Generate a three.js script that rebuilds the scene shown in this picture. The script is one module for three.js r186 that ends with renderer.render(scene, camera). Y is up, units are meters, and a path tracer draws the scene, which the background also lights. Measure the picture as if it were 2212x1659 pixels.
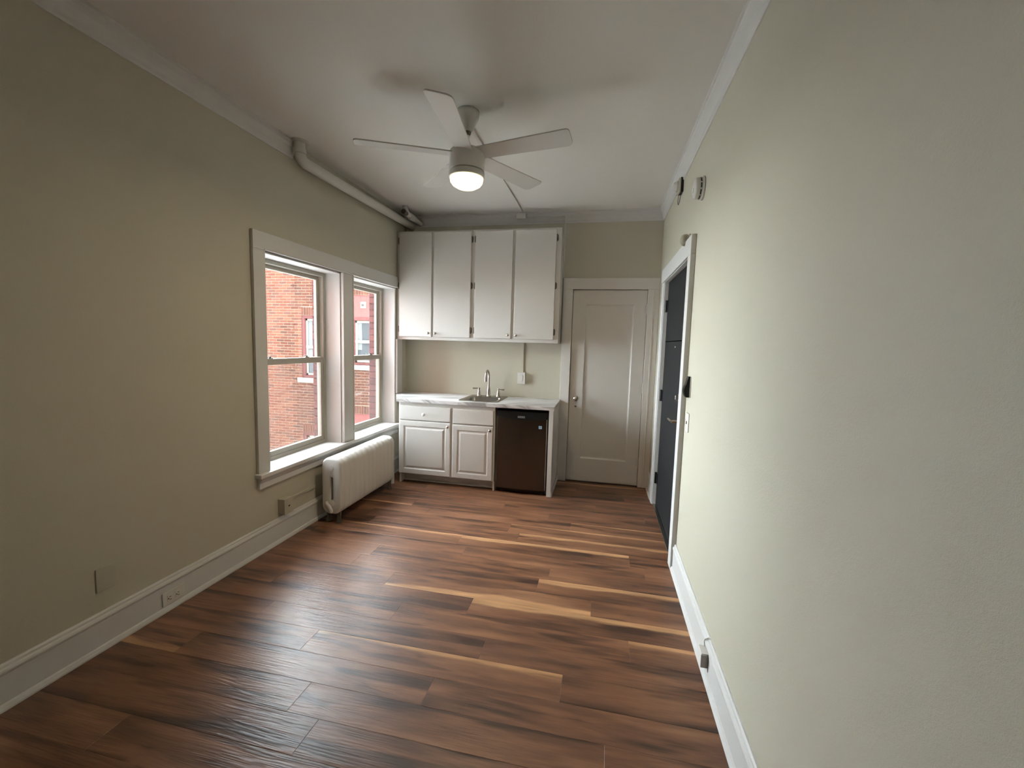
import * as THREE from 'three';
import { RoundedBoxGeometry } from 'three/addons/geometries/RoundedBoxGeometry.js';
import { RectAreaLightUniformsLib } from 'three/addons/lights/RectAreaLightUniformsLib.js';
import { mergeGeometries, toCreasedNormals } from 'three/addons/utils/BufferGeometryUtils.js';

// ---------------------------------------------------------------- camera, sky, exposure
// x: right wall at 0, left wall at -2.74; y up; back (kitchen) wall at z = 0, camera looks towards -z
const scene = new THREE.Scene();
const camera = new THREE.PerspectiveCamera(83.96, 2212 / 1659, 0.05, 100);
camera.rotation.order = 'YXZ';
camera.position.set(-0.534, 1.461, 4.55);
camera.rotation.set(THREE.MathUtils.degToRad(-5.421), THREE.MathUtils.degToRad(11.813), THREE.MathUtils.degToRad(1.634));
scene.background = new THREE.Color().setRGB(0.89, 0.96, 1.04);      // bright overcast sky
scene.backgroundIntensity = 39;
const renderer = new THREE.WebGLRenderer();
renderer.toneMapping = THREE.LinearToneMapping;
renderer.toneMappingExposure = 1.0;
renderer.shadowMap.enabled = true;
RectAreaLightUniformsLib.init();
const LAMP_NITS = 130;

// ---------------------------------------------------------------- helpers
let seed = 7;
const rnd = () => { seed = (Math.imul(seed, 1664525) + 1013904223) >>> 0; return seed / 4294967296; };
const V2 = (x, y) => new THREE.Vector2(x, y), V3 = (x, y, z) => new THREE.Vector3(x, y, z);
const taken = new Map();
function numbered(n) { const k = taken.get(n) ?? 0; taken.set(n, k + 1); return k ? n + '_' + String(k).padStart(3, '0') : n; }
const origin = new Map();                       // world position of each thing's base
function thing(name, label, category, pos, group) {
  const g = new THREE.Group(); g.name = numbered(name); g.position.set(...pos); scene.add(g);
  g.userData = { label, category }; if (group) g.userData.group = group;
  origin.set(g, V3(...pos)); return g;
}
function struct(name, geo, m, label) {          // setting; a Group when no geometry is given
  const o = geo ? new THREE.Mesh(geo, m) : new THREE.Group();
  o.name = name; o.userData.kind = 'structure'; if (label) { o.userData.label = label; }
  o.castShadow = o.receiveShadow = true; scene.add(o); origin.set(o, V3(0, 0, 0)); return o;
}
// geometry given in world coordinates becomes a child of a thing, a part or a piece of the setting
function part(parent, name, geo, m, label) {
  const og = origin.get(parent); geo.translate(-og.x, -og.y, -og.z);
  const o = new THREE.Mesh(geo, m); o.name = name; o.castShadow = o.receiveShadow = true;
  if (label) o.userData.label = label;
  parent.add(o); origin.set(o, og); return o;
}
function box(x0, x1, y0, y1, z0, z1, r = 0.002, seg = 1) {
  const w = Math.abs(x1 - x0), h = Math.abs(y1 - y0), d = Math.abs(z1 - z0);
  const g = r > 0 ? new RoundedBoxGeometry(w, h, d, seg, Math.min(r, w / 2.01, h / 2.01, d / 2.01)) : new THREE.BoxGeometry(w, h, d);
  return g.translate((x0 + x1) / 2, (y0 + y1) / 2, (z0 + z1) / 2);
}
// cylinder between two points
function rod(a, b, r, seg = 16, r2 = r) {
  const A = V3(...a), B = V3(...b), d = B.clone().sub(A);
  const g = new THREE.CylinderGeometry(r2, r, d.length(), seg);
  g.applyQuaternion(new THREE.Quaternion().setFromUnitVectors(V3(0, 1, 0), d.normalize()));
  return g.translate((A.x + B.x) / 2, (A.y + B.y) / 2, (A.z + B.z) / 2);
}
const tube = (pts, r, n = 40, rs = 12) => new THREE.TubeGeometry(new THREE.CatmullRomCurve3(pts.map((p) => V3(...p)), false, 'catmullrom', 0.4), n, r, rs);
const lathe = (pts, seg = 32) => new THREE.LatheGeometry(pts.map((p) => V2(...p)), seg);     // about y
function latheTo(pts, dir, at, seg = 24) {      // lathe whose axis points along dir, its zero at `at`
  const g = lathe(pts, seg);
  g.applyQuaternion(new THREE.Quaternion().setFromUnitVectors(V3(0, 1, 0), V3(...dir).normalize()));
  return g.translate(...at);
}
// moulding: profile of [out from wall, height], swept along one axis
function mould(profile, wall, from, to) {
  const s = new THREE.Shape(profile.map((p) => V2(...p)));
  const g = new THREE.ExtrudeGeometry(s, { depth: Math.abs(to - from), bevelEnabled: false, steps: 1 });
  const z0 = Math.min(from, to), p = g.attributes.position;
  for (let i = 0; i < p.count; i++) {
    const d = p.getX(i), y = p.getY(i), t = p.getZ(i) + z0;
    if (wall.axis === 'x') p.setXYZ(i, wall.at + wall.s * d, y, t); else p.setXYZ(i, t, y, wall.at + wall.s * d);
  }
  const flip = (wall.axis === 'x' && wall.s < 0) || (wall.axis === 'z' && wall.s > 0);
  if (flip) for (let i = 0; i < p.count; i += 3) {
    const a = [p.getX(i + 1), p.getY(i + 1), p.getZ(i + 1)];
    p.setXYZ(i + 1, p.getX(i + 2), p.getY(i + 2), p.getZ(i + 2)); p.setXYZ(i + 2, ...a);
  }
  g.computeVertexNormals();
  return g;
}
const LEFT = { axis: 'x', at: -2.74, s: 1 }, RIGHT = { axis: 'x', at: 0, s: -1 }, BACK = { axis: 'z', at: 0, s: 1 };
// nested rectangles [x0, y0, x1, y1, z] from the outside in, facing +z, closed by a cap
function rings(rects) {
  const v = [], q = (a, b, c, d) => v.push(...a, ...b, ...c, ...a, ...c, ...d);
  const cs = rects.map(([x0, y0, x1, y1, z]) => [[x0, y0, z], [x1, y0, z], [x1, y1, z], [x0, y1, z]]);
  for (let k = 0; k + 1 < cs.length; k++) for (let i = 0; i < 4; i++) q(cs[k][i], cs[k][(i + 1) % 4], cs[k + 1][(i + 1) % 4], cs[k + 1][i]);
  const e = cs[cs.length - 1]; q(e[0], e[1], e[2], e[3]);
  const f = cs[0]; q(f[3], f[2], f[1], f[0]);
  const g = new THREE.BufferGeometry();
  g.setAttribute('position', new THREE.Float32BufferAttribute(v, 3));
  g.setAttribute('uv', new THREE.Float32BufferAttribute(new Float32Array(v.length / 3 * 2), 2));
  g.computeVertexNormals(); return g;
}
const merge = (list) => mergeGeometries(list.map((g) => { const h = g.index ? g.toNonIndexed() : g; for (const n of Object.keys(h.attributes)) if (!['position', 'normal', 'uv', 'color'].includes(n)) h.deleteAttribute(n); return h; }));

// ---------------------------------------------------------------- noise and textures
const hash = (x, y, s) => { let h = Math.imul(x | 0, 374761393) ^ Math.imul(y | 0, 668265263) ^ Math.imul(s | 0, 974711); h = Math.imul(h ^ (h >>> 13), 1274126177); return ((h ^ (h >>> 16)) >>> 0) / 4294967296; };
function noise(x, y, s) {
  const i = Math.floor(x), j = Math.floor(y), a = x - i, b = y - j, u = a * a * (3 - 2 * a), w = b * b * (3 - 2 * b);
  const p = hash(i, j, s), q = hash(i + 1, j, s), r = hash(i, j + 1, s), t = hash(i + 1, j + 1, s);
  return p + (q - p) * u + (r - p) * w + (p - q - r + t) * u * w;
}
const fbm = (x, y, s, o = 3) => { let f = 0, a = 0.5, n = 0; for (let k = 0; k < o; k++) { f += a * noise(x, y, s + k * 17); n += a; a *= 0.5; x *= 2.03; y *= 2.03; } return f / n; };
const mix = (a, b, t) => a + (b - a) * t, clamp = (t) => Math.max(0, Math.min(1, t)), smooth = (a, b, t) => { t = clamp((t - a) / (b - a)); return t * t * (3 - 2 * t); };
function dataTex(w, h, f, srgb) {
  const d = new Uint8Array(w * h * 4), c = [0, 0, 0];
  for (let y = 0, i = 0; y < h; y++) for (let x = 0; x < w; x++, i += 4) { f(x, y, c); d[i] = c[0]; d[i + 1] = c[1]; d[i + 2] = c[2]; d[i + 3] = 255; }
  const t = new THREE.DataTexture(d, w, h); t.wrapS = t.wrapT = THREE.RepeatWrapping; t.magFilter = THREE.LinearFilter; t.minFilter = THREE.LinearMipmapLinearFilter; t.generateMipmaps = true;
  if (srgb) t.colorSpace = THREE.SRGBColorSpace; t.needsUpdate = true; return t;
}
// vinyl planks printed as walnut: 16 strips of 1.22 x 0.15 m in one sheet
const STRIPS = 16, SW = 2048, SH = 2048;
const SAP = { 1: 0.66, 3: 0.80, 5: 0.72, 7: 0.58, 8: 0.30, 12: 0.76 };       // strips that carry a pale sapwood edge, and where it starts
const stripTone = Array.from({ length: STRIPS }, (_, k) => ({ base: 0.40 + 0.24 * hash(k, 3, 5), band: k in SAP, bandAt: SAP[k] ?? 0.5, knot: [hash(k, 1, 8), 0.25 + 0.5 * hash(k, 2, 8)] }));
const grainOf = (k, u, v) => {                    // u, v in metres inside the strip
  const w = 0.012 * (fbm(u * 2.2, v * 5, 40 + k) - 0.5) + 0.02 * (noise(u * 1.1, v * 2, 70 + k) - 0.5);
  const kx = u - stripTone[k].knot[0] * 1.22, ky = v - stripTone[k].knot[1] * 0.15, kd = Math.sqrt(kx * kx * 0.12 + ky * ky);
  const bend = 0.018 * Math.exp(-kd * 34) * Math.sign(ky || 1);
  return { vv: v + w + bend, kd };
};
const plankMap = dataTex(SW, SH, (x, y, c) => {
  const k = Math.floor(y / (SH / STRIPS)), v = ((y % (SH / STRIPS)) + 0.5) / (SH / STRIPS) * 0.15, u = x / SW * 1.22, s = stripTone[k];
  const { vv, kd } = grainOf(k, u, v);
  const coarse = fbm(u * 2.4, vv * 15, 100 + k, 3), mid = fbm(u * 6, vv * 48, 200 + k, 2), fine = noise(u * 24, vv * 320, 300 + k);
  let t = s.base + (coarse - 0.5) * 0.85 + (mid - 0.5) * 0.30 + (fine - 0.5) * 0.09;
  t -= 0.40 * smooth(0.58, 0.78, fbm(u * 2.1 + 9, vv * 21, 500 + k, 3));                     // dark heartwood smears
  t -= 0.35 * Math.exp(-kd * 110);
  const vb = vv / 0.15, start = s.bandAt + 0.16 * (fbm(u * 1.8, 1, 600 + k) - 0.45), edge = s.bandAt < 0.45 ? start - vb : vb - start;
  const sap = s.band ? smooth(-0.03, 0.12, edge + (mid - 0.5) * 0.10 + (fine - 0.5) * 0.03) : 0;   // pale sapwood edge
  t = clamp(t);
  const D = [64, 41, 30], M = [119, 81, 59], L = [157, 114, 84], S = [194, 150, 107];
  for (let i = 0; i < 3; i++) { const q = t < 0.5 ? mix(D[i], M[i], t * 2) : mix(M[i], L[i], t * 2 - 1); c[i] = mix(q, S[i] * (0.86 + 0.28 * mid), sap * 0.8); }
}, true);
const plankBump = dataTex(1024, 2048, (x, y, c) => {
  const k = Math.floor(y / 128), v = ((y % 128) + 0.5) / 128 * 0.15, u = x / 1024 * 1.22, { vv } = grainOf(k, u, v);
  const a = noise(u * 16, vv * 330, 800 + k), b = noise(u * 7, vv * 150, 900 + k);
  c[0] = c[1] = c[2] = 255 * clamp(0.5 * a + 0.5 * b);
});
const stipple = dataTex(512, 512, (x, y, c) => { c[0] = c[1] = c[2] = 255 * clamp(0.55 * hash(x >> 1, y >> 1, 31) + 0.45 * noise(x / 7, y / 7, 32)); });
stipple.repeat.set(3, 3);
const marble = dataTex(1024, 512, (x, y, c) => {
  const u = x / 1024 * 1.9, v = y / 512 * 0.95, w = 0.16 * (fbm(u * 3, v * 3, 11) - 0.5), a = (u * 0.42 + v) + w, b = u - v * 0.42;
  const vein = fbm(a * 17, b * 1.8, 12, 4), thin = 1 - Math.abs(2 * fbm(a * 9 + 4, b * 1.3, 13, 3) - 1);
  const t = clamp(0.95 - 0.55 * smooth(0.48, 0.72, vein) - 0.35 * smooth(0.9, 1, thin));
  c[0] = mix(128, 232, t); c[1] = mix(124, 230, t); c[2] = mix(122, 229, t);
}, true);
marble.repeat.set(1 / 1.9, 1 / 0.95);
const steelBrush = dataTex(512, 512, (x, y, c) => { c[0] = c[1] = c[2] = 255 * (0.35 + 0.3 * noise(x / 2, y / 90, 51) + 0.35 * noise(x / 5, y / 200, 52)); });
const brickGrain = dataTex(256, 256, (x, y, c) => { const t = fbm(x / 14, y / 14, 61, 4); c[0] = c[1] = c[2] = 255 * (0.72 + 0.28 * t); }, true);

// ---------------------------------------------------------------- materials
const lin = (r, g, b) => new THREE.Color().setRGB(r, g, b);
const std = (o) => new THREE.MeshStandardMaterial(o);
const matte = (o) => new THREE.MeshPhysicalMaterial({ specularIntensity: 0.12, ...o });   // porous masonry and flat paint outdoors
const M = {
  wall: std({ color: lin(0.57, 0.54, 0.435), roughness: 0.62, bumpMap: stipple, bumpScale: 0.0004 }),
  ceiling: std({ color: lin(0.80, 0.785, 0.745), roughness: 0.85, bumpMap: stipple, bumpScale: 0.0004 }),
  trim: std({ color: lin(0.73, 0.73, 0.715), roughness: 0.36 }),
  cabinet: std({ color: lin(0.72, 0.70, 0.665), roughness: 0.4 }),
  door: std({ color: lin(0.74, 0.715, 0.665), roughness: 0.4 }),
  black: matte({ color: lin(0.022, 0.023, 0.024), roughness: 0.6, specularIntensity: 0.12 }),
  jet: std({ color: lin(0.006, 0.006, 0.007), roughness: 0.35 }),
  sash: std({ color: lin(0.42, 0.395, 0.335), roughness: 0.45 }),
  glass: new THREE.MeshPhysicalMaterial({ color: lin(0.96, 0.98, 0.97), transmission: 1, thickness: 0, roughness: 0.0, ior: 1.45 }),
  screen: std({ color: lin(0.30, 0.30, 0.31), roughness: 1, transparent: true, opacity: 0.16 }),
  chrome: std({ color: lin(0.62, 0.60, 0.57), metalness: 1, roughness: 0.22 }),
  nickel: std({ color: lin(0.55, 0.51, 0.46), metalness: 1, roughness: 0.26 }),
  sinkSteel: std({ color: lin(0.40, 0.39, 0.375), metalness: 1, roughness: 0.24 }),
  fridge: std({ color: lin(0.125, 0.108, 0.097), metalness: 1, roughness: 0.32, bumpMap: steelBrush, bumpScale: 0.00006 }),
  edgeSteel: std({ color: lin(0.62, 0.61, 0.60), metalness: 1, roughness: 0.25 }),
  hinge: std({ color: lin(0.16, 0.145, 0.12), metalness: 0.8, roughness: 0.45 }),
  counter: std({ map: marble, roughness: 0.28 }),
  plank: std({ map: plankMap, bumpMap: plankBump, bumpScale: 0.001, roughness: 0.36 }),
  subfloor: std({ color: lin(0.03, 0.02, 0.015), roughness: 0.9 }),
  radiator: std({ color: lin(0.76, 0.75, 0.715), roughness: 0.3 }),
  pipe: std({ color: lin(0.70, 0.685, 0.64), roughness: 0.4 }),
  fan: std({ color: lin(0.76, 0.735, 0.685), roughness: 0.3 }),
  blade: std({ color: lin(0.74, 0.725, 0.70), roughness: 0.22 }),
  diffuser: std({ color: lin(0.9, 0.85, 0.75), roughness: 0.5, emissive: lin(1.0, 0.80, 0.48), emissiveIntensity: 2.2 }),
  plastic: std({ color: lin(0.78, 0.77, 0.73), roughness: 0.4 }),
  almond: std({ color: lin(0.55, 0.50, 0.40), roughness: 0.45 }),
  greyPlastic: std({ color: lin(0.58, 0.56, 0.55), roughness: 0.5 }),
  mortar: matte({ color: lin(0.20, 0.155, 0.112), roughness: 0.95, map: brickGrain }),
  stone: matte({ color: lin(0.21, 0.19, 0.16), roughness: 0.9 }),
  pinkPaint: matte({ color: lin(0.135, 0.042, 0.038), roughness: 0.7 }),
  redPaint: matte({ color: lin(0.075, 0.026, 0.025), roughness: 0.6 }),
  cream: matte({ color: lin(0.18, 0.168, 0.135), roughness: 0.5 }),
  paneFar: matte({ color: lin(0.035, 0.040, 0.043), roughness: 0.08, specularIntensity: 0.2 }),
  curtain: matte({ color: lin(0.085, 0.092, 0.09), roughness: 0.9 }),
  ground: matte({ color: lin(0.48, 0.47, 0.45), roughness: 0.95 }),
};
const brickTones = [[0.086, 0.031, 0.020], [0.076, 0.027, 0.018], [0.094, 0.037, 0.023], [0.064, 0.028, 0.021], [0.084, 0.035, 0.025]];
M.bricks = brickTones.map((t) => matte({ color: lin(...t), roughness: 0.9, map: brickGrain }));
M.bricksJamb = [[0.19, 0.085, 0.085], [0.16, 0.075, 0.078], [0.21, 0.092, 0.086]].map((t) => matte({ color: lin(...t), roughness: 0.85, map: brickGrain }));

// ================================================================ ROOM SHELL
const W = -2.74, H = 2.82, ZN = 7.5;
const rectPath = (x0, y0, x1, y1) => { const p = new THREE.Path(); p.moveTo(x0, y0); p.lineTo(x0, y1); p.lineTo(x1, y1); p.lineTo(x1, y0); p.closePath(); return p; };
function slab(x0, y0, x1, y1, holes, depth) {
  const s = new THREE.Shape([V2(x0, y0), V2(x1, y0), V2(x1, y1), V2(x0, y1)]); s.holes = holes.map((h) => rectPath(...h));
  return new THREE.ExtrudeGeometry(s, { depth, bevelEnabled: false });
}
const WIN = [{ z0: 1.235, z1: 2.095, brick: -0.022 }, { z0: 0.25, z1: 1.09, brick: 0.028 }], WY0 = 0.55, WY1 = 2.02;
// floor: subfloor plus one mesh for each vinyl plank, running across the room
const floor = struct('floor', box(W - 0.2, 0.2, -0.2, -0.012, -0.15, ZN + 0.15, 0), M.subfloor);
{
  const PW = 0.15, PL = 1.22, G = 0.0012, cache = new Map();
  const geoFor = (strip, u0, len, flip) => {
    const key = [strip, u0.toFixed(3), len.toFixed(3), flip].join();
    if (cache.has(key)) return cache.get(key);
    const g = rings([[0, 0, len, PW, -0.012], [0, 0, len, PW, -0.001], [0, 0, len, PW, -0.0008], [G, G, len - G, PW - G, 0]]);
    const p = g.attributes.position, uv = g.attributes.uv;
    for (let i = 0; i < p.count; i++) {
      const u = (u0 + p.getX(i)) / PL, v = clamp(0.02 + 0.96 * p.getY(i) / PW);
      uv.setXY(i, flip ? 1 - u : u, (strip + (flip ? 1 - v : v)) / STRIPS);
    }
    g.rotateX(-Math.PI / 2); cache.set(key, g); return g;
  };
  const first = Math.ceil((ZN - 2.764) / PW), known = { 0: [-1.86, 3], 2: [-1.68, 6], [-1]: [-1.03, 4], [-3]: [-1.19, 1], [-6]: [-2.02, 9], [-5]: [-0.854, 1], [-9]: [-1.093, 5], [-2]: [-0.34, 12], [-7]: [-1.42, 2], [-4]: [-1.75, 8], [-11]: [-0.72, 3] };
  let last = -1;
  for (let r = -19; r <= first; r++) {
    const z = 2.764 + r * PW;                        // near edge of the row is z + PW
    const [jx, st0] = known[r] ?? [W + PL * ((r * 0.37 + 7 * 0.41 + 0.13 * rnd()) % 1 + 1) % PL, null];
    let x = jx - PL * Math.ceil((jx - W) / PL);
    for (; x < 0; x += PL) {
      const a = Math.max(x, W), b = Math.min(x + PL, 0); if (b - a < 0.02) continue;
      let st = Math.abs(x - jx) < 0.01 && st0 !== null ? st0 : Math.floor(rnd() * STRIPS); if (st in SAP && !(Math.abs(x - jx) < 0.01 && st0 !== null) && rnd() < 0.65) st = [0, 2, 4, 6, 9, 10, 11, 13, 14, 15][Math.floor(rnd() * 10)]; if (st === last) st = (st + 2) % STRIPS; last = st;
      const o = new THREE.Mesh(geoFor(st, a - x, b - a, rnd() < 0.4 && st0 === null), M.plank);
      o.name = 'plank'; o.position.set(a, 0, z + PW); o.castShadow = o.receiveShadow = true;
      floor.add(o);
    }
  }
}
struct('ceiling', box(W - 0.2, 0.2, H, H + 0.15, -0.15, ZN + 0.15, 0), M.ceiling);
// left wall with two window openings; right and back walls with shallow door recesses
{
  const g = slab(-0.15, -0.2, ZN + 0.15, H + 0.15, WIN.map((w) => [w.z0, WY0 - 0.02, w.z1, WY1]), 0.205);
  g.rotateY(-Math.PI / 2);                          // shape x -> world z, extrusion -> -x
  g.translate(W, 0, 0); struct('wall_left', g, M.wall);
  const r = merge([slab(-0.15, -0.2, ZN + 0.15, H + 0.15, [[0.48, -0.3 + 0.3, 1.58, 2.045]], 0.07), slab(-0.15, -0.2, ZN + 0.15, H + 0.15, [], 0.1).translate(0, 0, -0.1)]);
  r.rotateY(-Math.PI / 2); r.translate(0.07, 0, 0); struct('wall_right', r, M.wall);
  const b = merge([slab(W, -0.2, 0, H + 0.15, [[-0.862, 0, -0.113, 2.04]], 0.05).translate(0, 0, -0.05), slab(W - 0.2, -0.2, 0.2, H + 0.15, [], 0.1).translate(0, 0, -0.15)]);
  struct('wall_back', b, M.wall);
  struct('wall_near', box(W - 0.2, 0.2, -0.2, H + 0.15, ZN, ZN + 0.15, 0), M.wall);
}
// crown moulding and baseboards
const crown = [[0, 2.711], [0.006, 2.711], [0.008, 2.726], [0.014, 2.735], [0.020, 2.755], [0.030, 2.775], [0.040, 2.788], [0.042, 2.803], [0.050, 2.806], [0.050, H], [0, H]];
struct('trim_1', mould(crown, LEFT, 1.80, ZN), M.trim);
struct('trim_2', mould(crown, RIGHT, 0, ZN), M.trim);
struct('trim_3', mould(crown, BACK, W, 0), M.trim);
const board = [[0, 0], [0.030, 0], [0.030, 0.008], [0.024, 0.022], [0.017, 0.026], [0.017, 0.138], [0.020, 0.142], [0.022, 0.150], [0.019, 0.158], [0.012, 0.163], [0.011, 0.172], [0.006, 0.178], [0, 0.178]];
struct('baseboard_left', mould(board, LEFT, 0.0, ZN), M.trim);
struct('baseboard_right', merge([mould(board, RIGHT, 1.685, ZN), mould(board, RIGHT, 0.0, 0.36)]), M.trim);

// ================================================================ WINDOWS
const windowTrim = struct('trim_4');               // casing around both windows
{
  const x0 = W, x1 = W + 0.022, c = (n, a, b, y0, y1, t = 0) => part(windowTrim, n, box(x0, x1 + t, y0, y1, a, b, 0.003), M.trim);
  c('head_casing', 0.232, 2.195, WY1, 2.135);
  part(windowTrim, 'head_bead', box(x0, x1 + 0.006, WY1, WY1 + 0.012, 0.232, 2.105, 0.003), M.trim);
  c('side_casing', WIN[0].z1, 2.195, 0.55, WY1); c('side_casing', 0.135, WIN[1].z0, 0.88, 1.473);
  c('mullion_casing', WIN[1].z1, WIN[0].z0, 0.55, WY1);
  for (const z of [WIN[0].z0 + 0.0, WIN[1].z1 + 0.0]) part(windowTrim, 'mullion_bead', box(x0, x1 + 0.005, 0.55, WY1, z - 0.006, z + 0.006, 0.002), M.trim);
  part(windowTrim, 'stool', box(W - 0.16, W + 0.052, 0.520, 0.550, 0.236, 2.21, 0.006, 2), M.trim);
  part(windowTrim, 'apron', mould([[0, 0.444], [0.020, 0.444], [0.020, 0.482], [0.026, 0.488], [0.030, 0.500], [0.036, 0.508], [0.040, 0.520], [0, 0.520]], LEFT, 0.236, 2.19), M.trim);
}
WIN.forEach((w, i) => {
  const g = struct('window_' + (i + 1)), { z0, z1 } = w, X = -2.885;
  // painted lining of the deep opening
  part(g, 'jamb_lining', box(W - 0.004, -2.945, WY0, WY1, z0, z0 + 0.012, 0.001), M.trim);
  part(g, 'jamb_lining', box(W - 0.004, -2.945, WY0, WY1, z1 - 0.012, z1, 0.001), M.trim);
  part(g, 'head_lining', box(W - 0.004, -2.945, WY1 - 0.012, WY1, z0, z1, 0.001), M.trim);
  const a = z0 + 0.012, b = z1 - 0.012, y0 = 0.55, y1 = WY1 - 0.012, xi = X, xo = -2.953, F = 0.030;
  const fr = part(g, 'frame', merge([box(xo, xi, y0, y1, a, a + F, 0.002), box(xo, xi, y0, y1, b - F, b, 0.002), box(xo, xi, y1 - F, y1, a + F, b - F, 0.002), box(xo, xi, y0, y0 + 0.028, a + F, b - F, 0.002)]), M.sash);
  const sash = (name, x, d, ya, yb, rail) => {       // stiles and rails with a pane
    const s = 0.034, za = a + F - 0.004, zb = b - F + 0.004;
    const o = part(g, name, merge([box(x - d, x, ya, yb, za, za + s, 0.003), box(x - d, x, ya, yb, zb - s, zb, 0.003), box(x - d, x, ya, ya + rail[0], za + s, zb - s, 0.003), box(x - d, x, yb - rail[1], yb, za + s, zb - s, 0.003)]), M.sash);
    part(o, 'pane', box(x - d / 2 - 0.002, x - d / 2 + 0.002, ya + rail[0] - 0.004, yb - rail[1] + 0.004, za + s - 0.004, zb - s + 0.004, 0), M.glass);
    return o;
  };
  const up = sash('upper_sash', -2.925, 0.028, 1.262, y1 - F + 0.004, [0.036, 0.034]);
  const lo = sash('lower_sash', -2.893, 0.028, y0 + 0.024, 1.300, [0.042, 0.046]);
  for (const t of [0.27, 0.73]) {
    const zc = z0 + t * (z1 - z0);
    part(lo, 'sash_lock', merge([box(-2.918, -2.896, 1.300, 1.306, zc - 0.022, zc + 0.022, 0.002), rod([-2.907, 1.304, zc], [-2.907, 1.315, zc], 0.008), box(-2.912, -2.902, 1.311, 1.317, zc - 0.006, zc + 0.030, 0.002)]), M.hinge);
  }
  part(g, 'insect_screen', box(-2.9515, -2.9505, y0 + 0.026, 1.29, a + F - 0.002, b - F + 0.002, 0), M.screen);
});
// brick jambs outside the two openings
{
  const veneer = struct('wall_outer');
  const s = slab(-0.6, -4, ZN + 0.3, 15.0, WIN.map((w) => [w.z0 + w.brick - 0.005, 0.50, w.z1 - 0.010, 2.06]), 0.078);
  s.rotateY(-Math.PI / 2); s.translate(-2.962, 0, 0);
  part(veneer, 'mortar_bed', s, matte({ color: lin(0.13, 0.065, 0.062), roughness: 0.95, map: brickGrain }));
  const len = 0.19, bg = box(-0.041, 0.041, 0, 0.0575, -len / 2, len / 2, 0.006, 1);
  for (const w of WIN) for (const side of [0, 1]) for (let k = 0; k < 23; k++) {
    if (side && w === WIN[1]) continue;               // the pier between the windows is one brick wide
    const y = 0.497 + k * 0.0677, edge = side ? w.z1 - 0.022 : w.z0 + w.brick, short = k % 2, L = !side && w === WIN[0] ? 0.142 : short ? 0.09 : 0.19;
    const lap = (hash(k, side, 77) - 0.5) * 0.006, zc = side ? edge + L / 2 + lap : edge - L / 2 + lap;
    const o = new THREE.Mesh(bg, M.bricksJamb[(k * 7 + side) % 3]); o.name = 'brick'; o.scale.z = L / len; o.position.set(-3.000, y, zc); o.castShadow = o.receiveShadow = true;
    veneer.add(o);
  }
  for (const w of WIN) part(veneer, 'sill_stone', box(-2.962, -3.10, 0.43, 0.497, w.z0 - 0.06, w.z1 + 0.06, 0.006), M.stone);
}

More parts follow.
